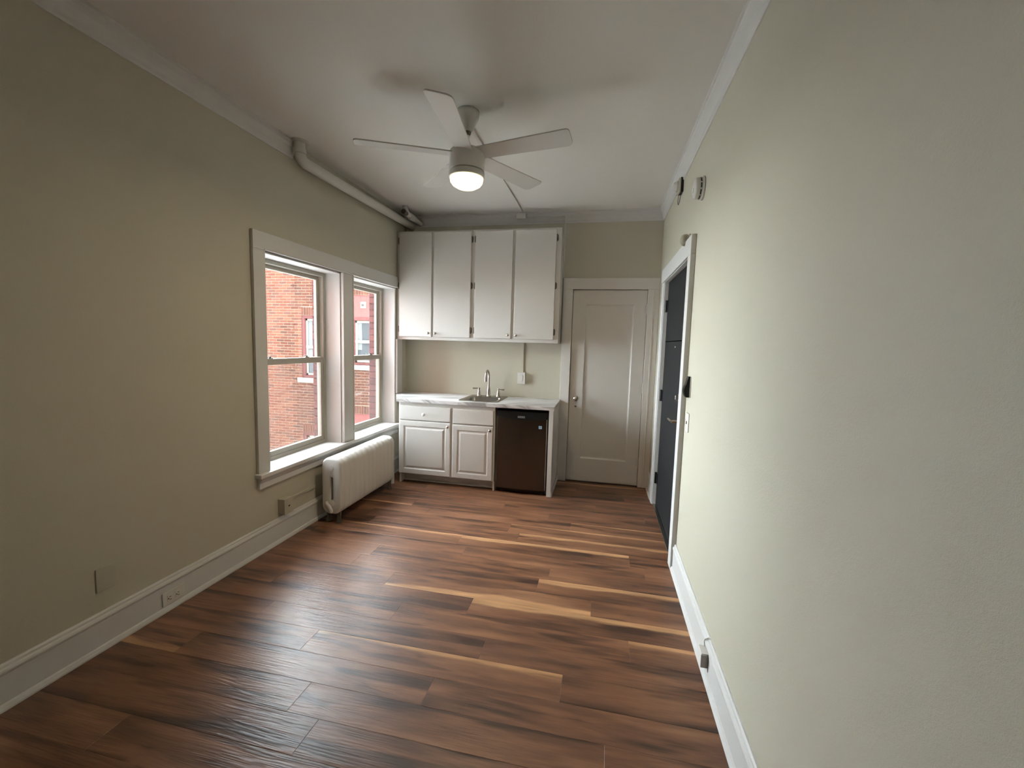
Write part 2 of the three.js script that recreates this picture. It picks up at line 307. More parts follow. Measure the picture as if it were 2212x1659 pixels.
// ================================================================ NEIGHBOURING BUILDING ACROSS THE COURTYARD
{
  const wing = struct('wall_courtyard', box(-16, -3.0, -4, 15.0, ZN + 0.3, ZN + 0.6, 0), matte({ color: lin(0.16, 0.062, 0.046), roughness: 0.9, map: brickGrain }));
  const ZB = -4.8, b = thing('brick_building', 'red brick building wing seen outside through the two windows', 'building', [-8, -4, ZB]);
  struct('ground', box(-30, -2.97, -1.95, -1.75, -26, 16, 0), M.ground, 'pale flat roof below the windows');
  // openings: [x0, x1, y0, y1]
  const open = [[-7.86, -6.98, 0.46, 2.01], [-7.86, -6.98, -1.70, -0.93], [-6.50, -5.55, 0.83, 2.51], [-6.50, -5.55, -1.70, -0.36]];
  const TOP = 3.4, X0 = -9.75, X1 = -3.2;
  part(b, 'mortar_wall', slab(X0, -4, X1, TOP, open.map(([x0, x1, y0, y1]) => [x0, y0, x1, y1]), 0.3).translate(0, 0, ZB - 0.298), M.mortar);
  part(b, 'back_wall', box(X0, X1, -4, TOP, ZB - 4.2, ZB - 4.0, 0), M.ground);
  part(b, 'roof', box(X0 - 0.1, X1, TOP, TOP + 0.15, ZB - 4.2, ZB + 0.06, 0.01), M.stone);
  const CH = 0.0677, BL = 0.213, geo = box(-0.1015, 0.1015, 0, 0.0575, -0.012, 0.006, 0.004, 1), seen = [], rest = [];
  const eye = camera.position, xo = -2.9;
  const visible = (x, y) => { const t = (xo - eye.x) / (x - eye.x), yy = eye.y + t * (y - eye.y), zz = eye.z + t * (ZB - eye.z); return yy > 0.6 && yy < 1.97 && WIN.some((w) => zz > w.z0 + 0.02 && zz < w.z1 - 0.02); };
  const blocked = open.map(([x0, x1, y0, y1]) => [x0, x1, y0 - 0.12, y1 + 0.205]);
  for (let r = 0; r * CH < TOP + 4; r++) {
    const y = -4 + r * CH;
    for (let x = X0 + (r % 2) * BL / 2; x < X1 - BL; x += BL) {
      let a = x + 0.005, c = x + BL - 0.005; const ym = y + 0.029;
      for (const [x0, x1, y0, y1] of blocked) if (ym > y0 && ym < y1) { if (a >= x0 - 0.005 && c <= x1 + 0.005) { a = c; } else if (a < x0 && c > x0) c = x0; else if (a < x1 && c > x1) a = x1; }
      if (c - a < 0.03) continue;
      const tone = Math.floor(hash(Math.round(x * 50), r, 5) * 5) % 5, item = { x: (a + c) / 2, y, L: c - a, tone };
      (visible(item.x, ym) ? seen : rest).push(item);
    }
  }
  seen.sort((p, q) => (q.L - p.L) || (Math.hypot(p.x + 7.3, p.y - 1.2) - Math.hypot(q.x + 7.3, q.y - 1.2)));
  const single = seen.slice(0, 300), many = seen.slice(300).concat(rest);
  for (const { x, y, L, tone } of single) {
    const o = new THREE.Mesh(geo, M.bricks[tone]); o.name = 'brick'; o.scale.x = L / 0.203; o.position.set(x + 8, y + 4, 0); o.castShadow = o.receiveShadow = true; b.add(o);
  }
  const flat = geo.index ? geo.toNonIndexed() : geo, n = flat.attributes.position.count, pos = new Float32Array(many.length * n * 3), nor = new Float32Array(many.length * n * 3), col = new Float32Array(many.length * n * 3);
  many.forEach(({ x, y, L, tone }, i) => { for (let k = 0; k < n; k++) { const o = (i * n + k) * 3; pos[o] = flat.attributes.position.getX(k) * L / 0.203 + x; pos[o + 1] = flat.attributes.position.getY(k) + y; pos[o + 2] = flat.attributes.position.getZ(k) + ZB; for (let j = 0; j < 3; j++) { nor[o + j] = flat.attributes.normal.array[k * 3 + j]; col[o + j] = brickTones[tone][j]; } } });
  const mg = new THREE.BufferGeometry();
  mg.setAttribute('position', new THREE.BufferAttribute(pos, 3)); mg.setAttribute('normal', new THREE.BufferAttribute(nor, 3)); mg.setAttribute('color', new THREE.BufferAttribute(col, 3));
  part(b, 'remaining_bricks', mg, matte({ vertexColors: true, roughness: 0.9 })).userData.kind = 'stuff';
  // windows with soldier course, sill, painted frame, sashes
  open.forEach(([x0, x1, y0, y1], i) => {
    const transom = i >= 2, top = transom ? y1 - 0.53 : y1, nS = Math.round((x1 - x0) / 0.0677), sw = (x1 - x0) / nS;
    for (let k = 0; k < nS; k++) part(b, 'soldier_brick', box(x0 + k * sw + 0.005, x0 + (k + 1) * sw - 0.005, y1 + 0.006, y1 + 0.196, ZB - 0.012, ZB + 0.007, 0.004), M.bricks[(k * 3 + i) % 5]);
    part(b, 'sill', box(x0 - 0.12, x1 + 0.12, y0 - 0.115, y0, ZB - 0.2, ZB + 0.03, 0.006), M.stone);
    if (transom) { part(b, 'painted_panel', box(x0, x1, top, y1, ZB - 0.2, ZB - 0.02, 0.004), M.pinkPaint); }
    const fr = part(b, 'window', rings([[x0, y0, x1, top, ZB - 0.25], [x0, y0, x1, top, ZB - 0.012], [x0 + 0.075, y0 + 0.06, x1 - 0.075, top - 0.07, ZB - 0.012], [x0 + 0.085, y0 + 0.07, x1 - 0.085, top - 0.08, ZB - 0.10]]), M.redPaint);
    const a = x0 + 0.085, c = x1 - 0.085, d = y0 + 0.07, e = top - 0.08, m = (d + e) / 2, zf = ZB - 0.05;
    part(fr, 'sash', merge([box(a, a + 0.05, d, e, zf - 0.04, zf, 0.003), box(c - 0.05, c, d, e, zf - 0.04, zf, 0.003), box(a, c, d, d + 0.05, zf - 0.04, zf, 0.003), box(a, c, e - 0.05, e, zf - 0.04, zf, 0.003), box(a, c, m - 0.035, m + 0.035, zf - 0.04, zf + 0.01, 0.003)]), M.cream);
    part(fr, 'pane', box(a, c, d, e, zf - 0.026, zf - 0.022, 0), M.paneFar);
    part(fr, 'curtain', box(a + 0.05, a + 0.17, d + 0.3, e - 0.05, zf - 0.021, zf - 0.016, 0), M.curtain);
  });
  const v = part(b, 'vent_cover', box(-6.25, -6.105, 2.197, 2.348, ZB - 0.04, ZB + 0.0, 0.015, 2), M.stone);
  part(v, 'vent_pipe', rod([-6.178, 2.272, ZB - 0.03], [-6.178, 2.272, ZB + 0.03], 0.030, 20), M.subfloor);
}

// ================================================================ DOORS
// closet door in the back wall
{
  const d = struct('door_1'), x0 = -0.858, x1 = -0.117, y0 = 0.008, y1 = 2.034, zf = -0.006;
  part(d, 'slab', rings([[x0, y0, x1, y1, zf - 0.036], [x0, y0, x1, y1, zf - 0.002], [x0 + 0.002, y0 + 0.002, x1 - 0.002, y1 - 0.002, zf], [-0.722, 0.255, -0.238, 1.888, zf], [-0.712, 0.268, -0.248, 1.876, zf - 0.011], [-0.704, 0.278, -0.256, 1.866, zf - 0.013]]), M.door);
  const k = part(d, 'knob', latheTo([[0, 0], [0.024, 0], [0.026, 0.004], [0.014, 0.008], [0.010, 0.014], [0.010, 0.028], [0.022, 0.034], [0.027, 0.044], [0.024, 0.054], [0.012, 0.060], [0, 0.061]], [0, 0, 1], [-0.787, 0.90, zf]), M.nickel);
  part(k, 'keyhole_plate', latheTo([[0, 0], [0.011, 0], [0.010, 0.003], [0, 0.004]], [0, 0, 1], [-0.789, 0.815, zf]), M.chrome);
  for (const y of [1.845, 1.04, 0.255]) part(d, 'hinge', merge([rod([-0.114, y - 0.045, 0.004], [-0.114, y + 0.045, 0.004], 0.0065), rod([-0.114, y - 0.054, 0.004], [-0.114, y + 0.054, 0.004], 0.0035), box(-0.145, -0.115, y - 0.042, y + 0.042, zf - 0.002, zf + 0.0012, 0)]), M.pipe);
  const t = struct('trim_5');
  part(t, 'side_casing', box(-0.962, -0.862, 0, 2.04, 0, 0.022, 0.003), M.door);
  part(t, 'side_casing', merge([box(-0.113, -0.001, 0, 2.04, 0, 0.022, 0.003), box(-0.066, -0.052, 0, 2.04, 0.02, 0.027, 0.002)]), M.door);
  part(t, 'head_casing', box(-0.962, -0.001, 2.04, 2.152, 0, 0.022, 0.003), M.door);
  part(t, 'threshold', box(-0.862, -0.113, 0, 0.006, -0.05, 0.02, 0.002), std({ color: lin(0.045, 0.02, 0.012), roughness: 0.5 }));
}
// black entry door in the right wall
{
  const d = struct('door_2'), xf = 0.016;
  part(d, 'slab', box(xf, xf + 0.045, 0.012, 2.040, 0.484, 1.576, 0.002), M.black);
  part(d, 'seam', box(xf - 0.0002, xf, 1.512, 1.519, 0.484, 1.576, 0), matte({ color: lin(0.003, 0.003, 0.003), roughness: 0.9, specularIntensity: 0 }));
  for (const y of [1.83, 1.03, 0.26]) part(d, 'hinge', merge([rod([xf - 0.012, y - 0.052, 0.488], [xf - 0.012, y + 0.052, 0.488], 0.011), box(xf - 0.006, xf, y - 0.05, y + 0.05, 0.486, 0.53, 0.001)]), M.jet);
  const lv = part(d, 'lever', merge([latheTo([[0, 0], [0.033, 0], [0.033, 0.006], [0.026, 0.011], [0.012, 0.013], [0.011, 0.05], [0, 0.052]], [-1, 0, 0], [xf, 0.945, 1.40]), rod([xf - 0.05, 0.945, 1.405], [xf - 0.056, 0.945, 1.285], 0.0095, 14, 0.008)]), M.chrome);
  part(d, 'deadbolt', merge([latheTo([[0, 0], [0.030, 0], [0.029, 0.010], [0.022, 0.016], [0, 0.016]], [-1, 0, 0], [xf, 1.115, 1.40]), box(xf - 0.036, xf - 0.014, 1.098, 1.132, 1.395, 1.405, 0.003)]), M.chrome);
  part(d, 'peephole', latheTo([[0, 0], [0.008, 0], [0.007, 0.004], [0, 0.004]], [-1, 0, 0], [xf, 1.47, 1.05]), M.edgeSteel);
  const t = struct('trim_6');
  part(t, 'side_casing', box(-0.032, 0, 0, 2.045, 1.595, 1.685, 0.004), M.trim);
  part(t, 'side_casing', box(-0.026, 0, 0, 2.045, 0.36, 0.466, 0.004), M.trim);
  part(t, 'head_casing', box(-0.032, 0, 2.045, 2.165, 0.36, 1.685, 0.004), M.trim);
  part(t, 'jamb', merge([box(-0.018, 0.07, 0, 2.045, 0.464, 0.482, 0.002), box(-0.018, 0.07, 0, 2.045, 1.578, 1.597, 0.002), box(-0.018, 0.07, 2.041, 2.056, 0.464, 1.597, 0.002)]), M.trim);
  part(t, 'threshold', box(-0.012, 0.07, 0, 0.010, 0.482, 1.578, 0.003), M.edgeSteel);
}

// ================================================================ KITCHENETTE
const knobPts = [[0, 0], [0.008, 0], [0.007, 0.003], [0.0055, 0.008], [0.006, 0.012], [0.012, 0.016], [0.0145, 0.021], [0.013, 0.026], [0.007, 0.029], [0, 0.0295]];
{ // upper cabinet
  const c = thing('wall_cabinet', 'white painted four-door wall cabinet hung above the countertop', 'cabinet', [-1.858, 1.473, 0]);
  const x0 = -2.733, x1 = -0.977, y0 = 1.473, y1 = 2.612, zf = 0.225;
  part(c, 'carcass', box(x0, x1, y0, y1, 0.002, zf - 0.02, 0.002), M.cabinet);
  const st = [[x0, -2.69], [-1.925, -1.835], [-1.045, x1]], ff = [];
  for (const [a, b] of st) ff.push(box(a, b, y0, y1, zf - 0.021, zf, 0.002));
  ff.push(box(x0, x1, y1 - 0.04, y1, zf - 0.021, zf - 0.0004, 0.002), box(x0, x1, y0, y0 + 0.05, zf - 0.021, zf - 0.0004, 0.002), box(-2.345, -2.295, y0, y1, zf - 0.021, zf - 0.0008, 0.002), box(-1.475, -1.41, y0, y1, zf - 0.021, zf - 0.0008, 0.002));
  part(c, 'face_frame', merge(ff), M.cabinet);
  const doors = [[-2.705, -2.333, 1, 1], [-2.312, -1.902, -1, 1], [-1.857, -1.464, 1, -1], [-1.436, -1.026, -1, 1]];
  doors.forEach(([a, b, kside], i) => {
    const tilt = [0, 0.004, -0.003, 0.004][i];
    const d = part(c, 'door', rings([[a, 1.506, b, 2.594, zf + 0.001], [a, 1.506, b, 2.594, zf + 0.014], [a + 0.004, 1.510, b - 0.004, 2.590, zf + 0.019]]), M.cabinet);
    const kx = kside > 0 ? b - 0.028 : a + 0.030;
    part(d, 'knob', latheTo(knobPts, [0, 0, 1], [kx, 1.545, zf + 0.019]), M.chrome);
    const hx = kside > 0 ? a - 0.004 : b + 0.004, s = kside > 0 ? -1 : 1;
    for (const y of [2.515, 2.045, 1.585]) part(d, 'hinge', merge([box(hx - 0.0055, hx + 0.0055, y - 0.034, y + 0.034, zf + 0.0005, zf + 0.016, 0.003), box(hx, hx + s * 0.012, y - 0.026, y + 0.026, zf - 0.0005, zf + 0.003, 0.001)]), M.hinge);
  });
}
{ // base cabinet
  const c = thing('base_cabinet', 'white base cabinet with two raised panel doors beneath the countertop', 'cabinet', [-2.03, 0, 0.3]);
  const x0 = -2.535, x1 = -1.522, zf = 0.571;
  part(c, 'carcass', merge([box(x0, x0 + 0.018, 0.0, 0.842, 0.03, zf - 0.02, 0.001), box(x1 - 0.018, x1, 0.0, 0.842, 0.03, zf - 0.02, 0.001), box(x0 + 0.018, x1 - 0.018, 0.1, 0.118, 0.03, zf - 0.02, 0), box(x0 + 0.018, x1 - 0.018, 0.1, 0.70, 0.03, 0.04, 0)]), M.cabinet);
  part(c, 'face_frame', merge([box(x0, x0 + 0.03, 0.1, 0.842, zf - 0.021, zf, 0.002), box(-1.985, -1.945, 0.1, 0.842, zf - 0.021, zf - 0.0003, 0.002), box(x1 - 0.03, x1, 0.1, 0.842, zf - 0.021, zf, 0.002), box(x0, x1, 0.80, 0.842, zf - 0.021, zf - 0.0004, 0.002), box(x0, x1, 0.64, 0.68, zf - 0.021, zf - 0.0004, 0.002), box(x0, x1, 0.1, 0.13, zf - 0.021, zf - 0.0004, 0.002)]), M.cabinet);
  part(c, 'toe_kick', box(x0 + 0.01, x1, 0, 0.1, 0.45, 0.472, 0.001), M.cabinet);
  part(c, 'shoe_moulding', box(x0 + 0.005, x1, 0, 0.018, 0.472, 0.488, 0.006, 2), M.cabinet);
  const slabFront = (n, a, b, y0, y1) => part(c, n, rings([[a, y0, b, y1, zf + 0.001], [a, y0, b, y1, zf + 0.013], [a + 0.003, y0 + 0.003, b - 0.003, y1 - 0.003, zf + 0.018], [a + 0.007, y0 + 0.007, b - 0.007, y1 - 0.007, zf + 0.019]]), M.cabinet);
  const dr = slabFront('drawer_front', -2.527, -1.974, 0.664, 0.806);
  part(dr, 'knob', latheTo(knobPts.map(([r, h]) => [r * 1.15, h]), [0, 0, 1], [-2.255, 0.728, zf + 0.019]), M.plastic);
  slabFront('false_front', -1.953, -1.534, 0.658, 0.806);
  for (const [a, b, y1] of [[-2.527, -1.972, 0.655], [-1.955, -1.538, 0.648]]) {
    const y0 = 0.106, R = (i, z, dz = 0) => [a + i, y0 + i, b - i, y1 - i, zf + z];
    const d = part(c, 'door', rings([R(0, 0.001), R(0, 0.013), R(0.004, 0.018), R(0.008, 0.0195), R(0.052, 0.0195), R(0.055, 0.0165), R(0.060, 0.0125), R(0.066, 0.0115), R(0.070, 0.0125), R(0.082, 0.018), R(0.086, 0.0190)]), M.cabinet);
    part(d, 'knob', latheTo(knobPts, [0, 0, 1], [b - 0.026, y1 - 0.036, zf + 0.0195]), M.chrome);
  }
}
{ // end panel beside the refrigerator
  const c = thing('end_panel', 'white upright end panel to the right of the small refrigerator', 'panel', [-0.978, 0, 0.3]);
  part(c, 'board', box(-1.000, -0.958, 0, 0.842, 0.002, 0.575, 0.002), M.cabinet);
  part(c, 'shoe_moulding', box(-0.959, -0.946, 0, 0.06, 0.024, 0.572, 0.005, 2), M.cabinet);
}
{ // countertop, cut back on the left where it passes the window
  const c = thing('countertop', 'grey veined white marble laminate countertop with sink cutout', 'countertop', [-1.8, 0.842, 0.3]);
  const s = new THREE.Shape([V2(W + 0.001, -0.001), V2(-0.951, -0.001), V2(-0.951, -0.597), V2(-2.553, -0.597), V2(W + 0.001, -0.235)]);
  const h = new THREE.Path(); h.moveTo(-1.895, -0.165); h.lineTo(-1.555, -0.165); h.lineTo(-1.555, -0.475); h.lineTo(-1.895, -0.475); h.closePath(); s.holes = [h];
  const g = new THREE.ExtrudeGeometry(s, { depth: 0.034, bevelEnabled: true, bevelSize: 0.0, bevelThickness: 0.0, bevelSegments: 1 });
  g.rotateX(-Math.PI / 2); g.translate(0, 0.844, 0);
  const uv = g.attributes.uv, p = g.attributes.position, n = g.attributes.normal;
  for (let i = 0; i < p.count; i++) uv.setXY(i, p.getX(i) + (Math.abs(n.getX(i)) > 0.7 ? p.getZ(i) : 0), p.getZ(i) * (Math.abs(n.getX(i)) > 0.7 ? 0 : 1) + p.getY(i));
  part(c, 'top', g, M.counter);
}
{ // drop-in bar sink
  const c = thing('sink', 'small stainless steel drop-in sink set in the countertop', 'sink', [-1.72, 0.879, 0.26]);
  const rr = (x0, z0, x1, z1, r, n = 6) => { const o = []; for (const [cx, cz, a0] of [[x1 - r, z1 - r, 0], [x0 + r, z1 - r, 90], [x0 + r, z0 + r, 180], [x1 - r, z0 + r, 270]]) for (let i = 0; i <= n; i++) { const a = (a0 + 90 * i / n) * Math.PI / 180; o.push([cx + r * Math.cos(a), cz + r * Math.sin(a)]); } return o; };
  const loops = [[rr(-1.930, 0.02, -1.518, 0.508, 0.022), 0.8785], [rr(-1.930, 0.02, -1.518, 0.508, 0.022), 0.881], [rr(-1.925, 0.025, -1.523, 0.503, 0.02), 0.884], [rr(-1.893, 0.162, -1.555, 0.478, 0.045), 0.883], [rr(-1.888, 0.168, -1.560, 0.472, 0.042), 0.878], [rr(-1.880, 0.176, -1.568, 0.464, 0.042), 0.76], [rr(-1.865, 0.19, -1.583, 0.45, 0.04), 0.735], [rr(-1.75, 0.30, -1.70, 0.34, 0.015), 0.728]];
  const v = [], N = loops[0][0].length;
  for (let k = 0; k + 1 < loops.length; k++) for (let i = 0; i < N; i++) {
    const j = (i + 1) % N, A = [loops[k][0][i][0], loops[k][1], loops[k][0][i][1]], B = [loops[k][0][j][0], loops[k][1], loops[k][0][j][1]], C = [loops[k + 1][0][j][0], loops[k + 1][1], loops[k + 1][0][j][1]], D = [loops[k + 1][0][i][0], loops[k + 1][1], loops[k + 1][0][i][1]];
    v.push(...A, ...C, ...B, ...A, ...D, ...C);
  }
  let g = new THREE.BufferGeometry(); g.setAttribute('position', new THREE.Float32BufferAttribute(v, 3)); g.setAttribute('uv', new THREE.Float32BufferAttribute(new Float32Array(v.length / 3 * 2), 2)); g.computeVertexNormals();
  g = toCreasedNormals(g, 0.9);
  part(c, 'basin', g, M.sinkSteel);
  part(c, 'drain', latheTo([[0, 0], [0.04, 0], [0.038, 0.003], [0.028, 0.001], [0, 0.0005]], [0, 1, 0], [-1.725, 0.7285, 0.32]), M.chrome);
}
{ // two-handle gooseneck faucet
  const zc = 0.085, xc = -1.725, y0 = 0.884, c = thing('faucet', 'brushed nickel gooseneck faucet with two lever handles behind the sink', 'faucet', [xc, y0, zc]);
  part(c, 'body', lathe([[0.026, 0], [0.026, 0.004], [0.019, 0.012], [0.021, 0.04], [0.0185, 0.07], [0.014, 0.095], [0.0125, 0.10], [0, 0.10]]).translate(xc, y0, zc), M.nickel);
  const pts = [[xc, y0 + 0.09, zc], [xc, y0 + 0.19, zc]]; for (let i = 0; i <= 10; i++) { const a = Math.PI - Math.PI * 1.06 * i / 10; pts.push([xc - 0.004 * i / 10, y0 + 0.225 + 0.058 * Math.sin(a), zc + 0.058 + 0.058 * Math.cos(a)]); }
  part(c, 'spout', tube(pts, 0.0098, 60, 14), M.nickel);
  part(c, 'aerator', rod([xc - 0.004, y0 + 0.222, zc + 0.1155], [xc - 0.004, y0 + 0.168, zc + 0.112], 0.0118, 16, 0.0125), M.nickel);
  for (const s of [-1, 1]) {
    const hx = xc + s * 0.108, h = part(c, 'handle', lathe([[0.025, 0], [0.025, 0.004], [0.020, 0.012], [0.016, 0.04], [0.0115, 0.062], [0.0105, 0.072], [0.013, 0.078], [0.013, 0.084], [0.008, 0.089], [0, 0.090]]).translate(hx, y0, zc), M.nickel);
    part(h, 'lever', rod([hx + s * 0.008, y0 + 0.080, zc], [hx + s * 0.068, y0 + 0.079, zc + 0.008], 0.0055, 12, 0.0085), M.nickel);
  }
}
{ // compact refrigerator
  const c = thing('mini_refrigerator', 'small dark stainless refrigerator with black top under the countertop', 'refrigerator', [-1.262, 0, 0.3]);
  const x0 = -1.508, x1 = -1.006, zf = 0.575;
  part(c, 'body', box(x0, x1, 0.012, 0.828, 0.04, 0.53, 0.004), M.jet);
  // door: slightly bowed steel sheet whose top edge dips in the middle
  const dip = (x) => 0.735 + 0.024 * Math.pow((x + 1.257) / 0.245, 2), bow = (x) => zf + 0.006 - 0.012 * Math.pow((x + 1.257) / 0.245, 2), n = 24, v = [], quad = (a, b, d, e) => v.push(...a, ...b, ...d, ...a, ...d, ...e);
  const dx0 = x0 + 0.008, dx1 = x1 - 0.018;
  for (let i = 0; i < n; i++) {
    const a = mix(dx0, dx1, i / n), b = mix(dx0, dx1, (i + 1) / n), za = bow(a), zb = bow(b), zk = 0.532;
    quad([a, 0.052, za], [b, 0.052, zb], [b, dip(b), zb], [a, dip(a), za]);
    quad([a, dip(a), za], [b, dip(b), zb], [b, dip(b), zk], [a, dip(a), zk]);
    quad([a, 0.052, zk], [b, 0.052, zk], [b, 0.052, zb], [a, 0.052, za]);
  }
  const flatGeo = (arr) => { const g = new THREE.BufferGeometry(); g.setAttribute('position', new THREE.Float32BufferAttribute(arr, 3)); const u = new Float32Array(arr.length / 3 * 2); for (let i = 0; i < u.length / 2; i++) { u[i * 2] = arr[i * 3 + 1]; u[i * 2 + 1] = arr[i * 3]; } g.setAttribute('uv', new THREE.BufferAttribute(u, 2)); g.computeVertexNormals(); return g; };
  const d = part(c, 'door', toCreasedNormals(flatGeo(v), 0.5), M.fridge);
  part(d, 'edge_trim', merge([rod([dx0 - 0.001, 0.055, 0.556], [dx0 - 0.001, 0.752, 0.556], 0.007, 12), rod([dx1 + 0.002, 0.055, 0.556], [dx1 + 0.002, 0.750, 0.556], 0.008, 12)]), M.edgeSteel, 'bright steel edge of the refrigerator door');
  const t = []; { const q2 = (a, b, e, f) => t.push(...a, ...b, ...e, ...a, ...e, ...f); for (let i = 0; i < n; i++) { const a = mix(x0, x1 - 0.006, i / n), b = mix(x0, x1 - 0.006, (i + 1) / n), z = (x) => bow(x) + 0.007, lo = (x) => dip(clamp2(x)) + 0.002; q2([a, lo(a), z(a)], [b, lo(b), z(b)], [b, 0.815, z(b) - 0.006], [a, 0.815, z(a) - 0.006]); q2([a, 0.815, z(a) - 0.006], [b, 0.815, z(b) - 0.006], [b, 0.824, 0.53], [a, 0.824, 0.53]); q2([a, lo(a), 0.53], [b, lo(b), 0.53], [b, lo(b), z(b)], [a, lo(a), z(a)]); } }
  function clamp2(x) { return Math.max(dx0, Math.min(dx1, x)); }
  const tp = part(c, 'top_panel', toCreasedNormals(flatGeo(t), 0.5), M.jet, 'curved black handle panel across the refrigerator top');
  part(tp, 'badge', box(-1.298, -1.228, 0.753, 0.773, 0.582, 0.5895, 0.002), std({ color: lin(0.16, 0.15, 0.15), roughness: 0.4 }), 'small grey maker badge');
  part(tp, 'screw_cap', latheTo([[0, 0], [0.009, 0], [0.008, 0.003], [0, 0.004]], [0, 0, 1], [-1.035, 0.772, 0.572]), M.black);
  part(d, 'energy_sticker', box(-1.093, -1.064, 0.659, 0.687, 0.577, 0.5786, 0), stickerMat(), 'small blue square energy sticker');
  part(c, 'kick_plate', box(x0 + 0.01, x1 - 0.01, 0.012, 0.05, 0.50, 0.545, 0.004), M.jet);
  for (const x of [x0 + 0.05, x1 - 0.05]) for (const z of [0.1, 0.5]) part(c, 'foot', rod([x, 0, z], [x, 0.016, z], 0.016), M.greyPlastic);
  function stickerMat() {
    const cv = document.createElement('canvas'); cv.width = cv.height = 64; const k = cv.getContext('2d');
    k.fillStyle = '#a8cbe2'; k.fillRect(0, 0, 64, 64); k.fillStyle = '#4d86b0'; k.fillRect(12, 10, 40, 40); k.strokeStyle = '#9fc0d6'; k.lineWidth = 5; k.beginPath(); k.arc(32, 40, 18, Math.PI * 1.05, Math.PI * 1.95); k.stroke(); k.fillStyle = '#b9d2e2'; k.fillRect(26, 28, 12, 12);
    const x = new THREE.CanvasTexture(cv); x.colorSpace = THREE.SRGBColorSpace; return std({ map: x, roughness: 0.5 });
  }
}
{ // switch above the counter with its surface raceway
  const c = thing('light_switch', 'white rocker switch on the backsplash wall fed by raceway', 'switch', [-1.378, 1.09, 0]);
  part(c, 'box', box(-1.418, -1.338, 1.030, 1.152, 0, 0.030, 0.003), M.plastic);
  const pl = part(c, 'plate', box(-1.420, -1.336, 1.028, 1.154, 0.030, 0.036, 0.004, 2), M.plastic);
  part(pl, 'rocker', box(-1.395, -1.361, 1.058, 1.124, 0.034, 0.040, 0.003), M.plastic);
  part(c, 'raceway', box(-1.380, -1.362, 1.152, 1.472, 0, 0.012, 0.002), M.wall);
}

// ================================================================ RADIATOR
{
  const N = 13, z0 = 0.745, z1 = 1.635, pitch = (z1 - z0) / N, xb = -2.662, xf = -2.492, yb = 0.072, yt = 0.525;
  const c = thing('radiator', 'white painted cast iron radiator standing beneath the windows', 'radiator', [-2.577, 0, 1.19]);
  const w = xf - xb, h = yt - yb, bv = 0.016, dep = pitch - 0.001 - 2 * bv;
  const rp = (P, x0, y0, x1, y1, r) => { P.moveTo(x0 + r, y0); P.lineTo(x1 - r, y0); P.absarc(x1 - r, y0 + r, r, -Math.PI / 2, 0, false); P.lineTo(x1, y1 - r); P.absarc(x1 - r, y1 - r, r, 0, Math.PI / 2, false); P.lineTo(x0 + r, y1); P.absarc(x0 + r, y1 - r, r, Math.PI / 2, Math.PI, false); P.lineTo(x0, y0 + r); P.absarc(x0 + r, y0 + r, r, Math.PI, Math.PI * 1.5, false); return P; };
  const s = rp(new THREE.Shape(), bv, bv, w - bv, h - bv, 0.05); 
  s.holes = [rp(new THREE.Path(), w / 2 - 0.008 - bv, 0.11 - bv, w / 2 + 0.008 + bv, 0.295 + bv, 0.02)];
  let g = new THREE.ExtrudeGeometry(s, { depth: dep, bevelEnabled: true, bevelSize: bv, bevelThickness: bv, bevelSegments: 4, curveSegments: 8 });
  g = toCreasedNormals(g, 1.0); g.translate(xb + 2.577, yb, -dep / 2);
  for (let k = 0; k < N; k++) {
    const o = new THREE.Mesh(g, M.radiator); o.name = 'section'; o.position.set(0, 0, z0 + (k + 0.5) * pitch - 1.19); o.castShadow = o.receiveShadow = true; c.add(o);
  }
  for (const z of [z0 + pitch / 2, z1 - pitch / 2]) for (const x of [xb + 0.04, xf - 0.04]) part(c, 'leg', lathe([[0, 0], [0.024, 0], [0.025, 0.008], [0.017, 0.02], [0.015, 0.05], [0.022, 0.12], [0, 0.13]], 16).translate(x, 0, z), M.hinge);
  for (const y of [0.16, 0.45]) part(c, 'hub', rod([-2.577, y, z0 - 0.004], [-2.577, y, z1 + 0.004], 0.024, 20), M.radiator);
  part(c, 'bleed_bend', tube([[-2.615, 0.165, z1 + 0.004], [-2.60, 0.16, z1 + 0.022], [-2.575, 0.145, z1 + 0.030], [-2.562, 0.118, z1 + 0.030], [-2.560, 0.098, z1 + 0.026]], 0.013, 24, 12), M.radiator);
  part(c, 'supply_pipe', merge([rod([-2.577, 0.16, z0], [-2.577, 0.16, z0 - 0.08], 0.016), tube([[-2.577, 0.16, z0 - 0.07], [-2.577, 0.155, z0 - 0.105], [-2.577, 0.12, z0 - 0.12], [-2.577, 0, z0 - 0.12]], 0.017)]), M.radiator);
  const vz = 0.60, v = part(c, 'valve', merge([rod([-2.615, 0.16, vz], [-2.615, 0.41, vz], 0.012), rod([-2.577, 0.16, z0 - 0.08], [-2.615, 0.16, vz], 0.018), rod([-2.615, 0.13, vz], [-2.615, 0.19, vz], 0.024)]), M.radiator);
  part(v, 'valve_handle', merge([rod([-2.615, 0.405, vz], [-2.615, 0.445, vz], 0.009), rod([-2.645, 0.449, vz - 0.004], [-2.585, 0.449, vz + 0.004], 0.0065), rod([-2.615, 0.449, vz - 0.03], [-2.615, 0.449, vz + 0.03], 0.0065), rod([-2.615, 0.443, vz], [-2.615, 0.456, vz], 0.011)]), M.hinge);
}

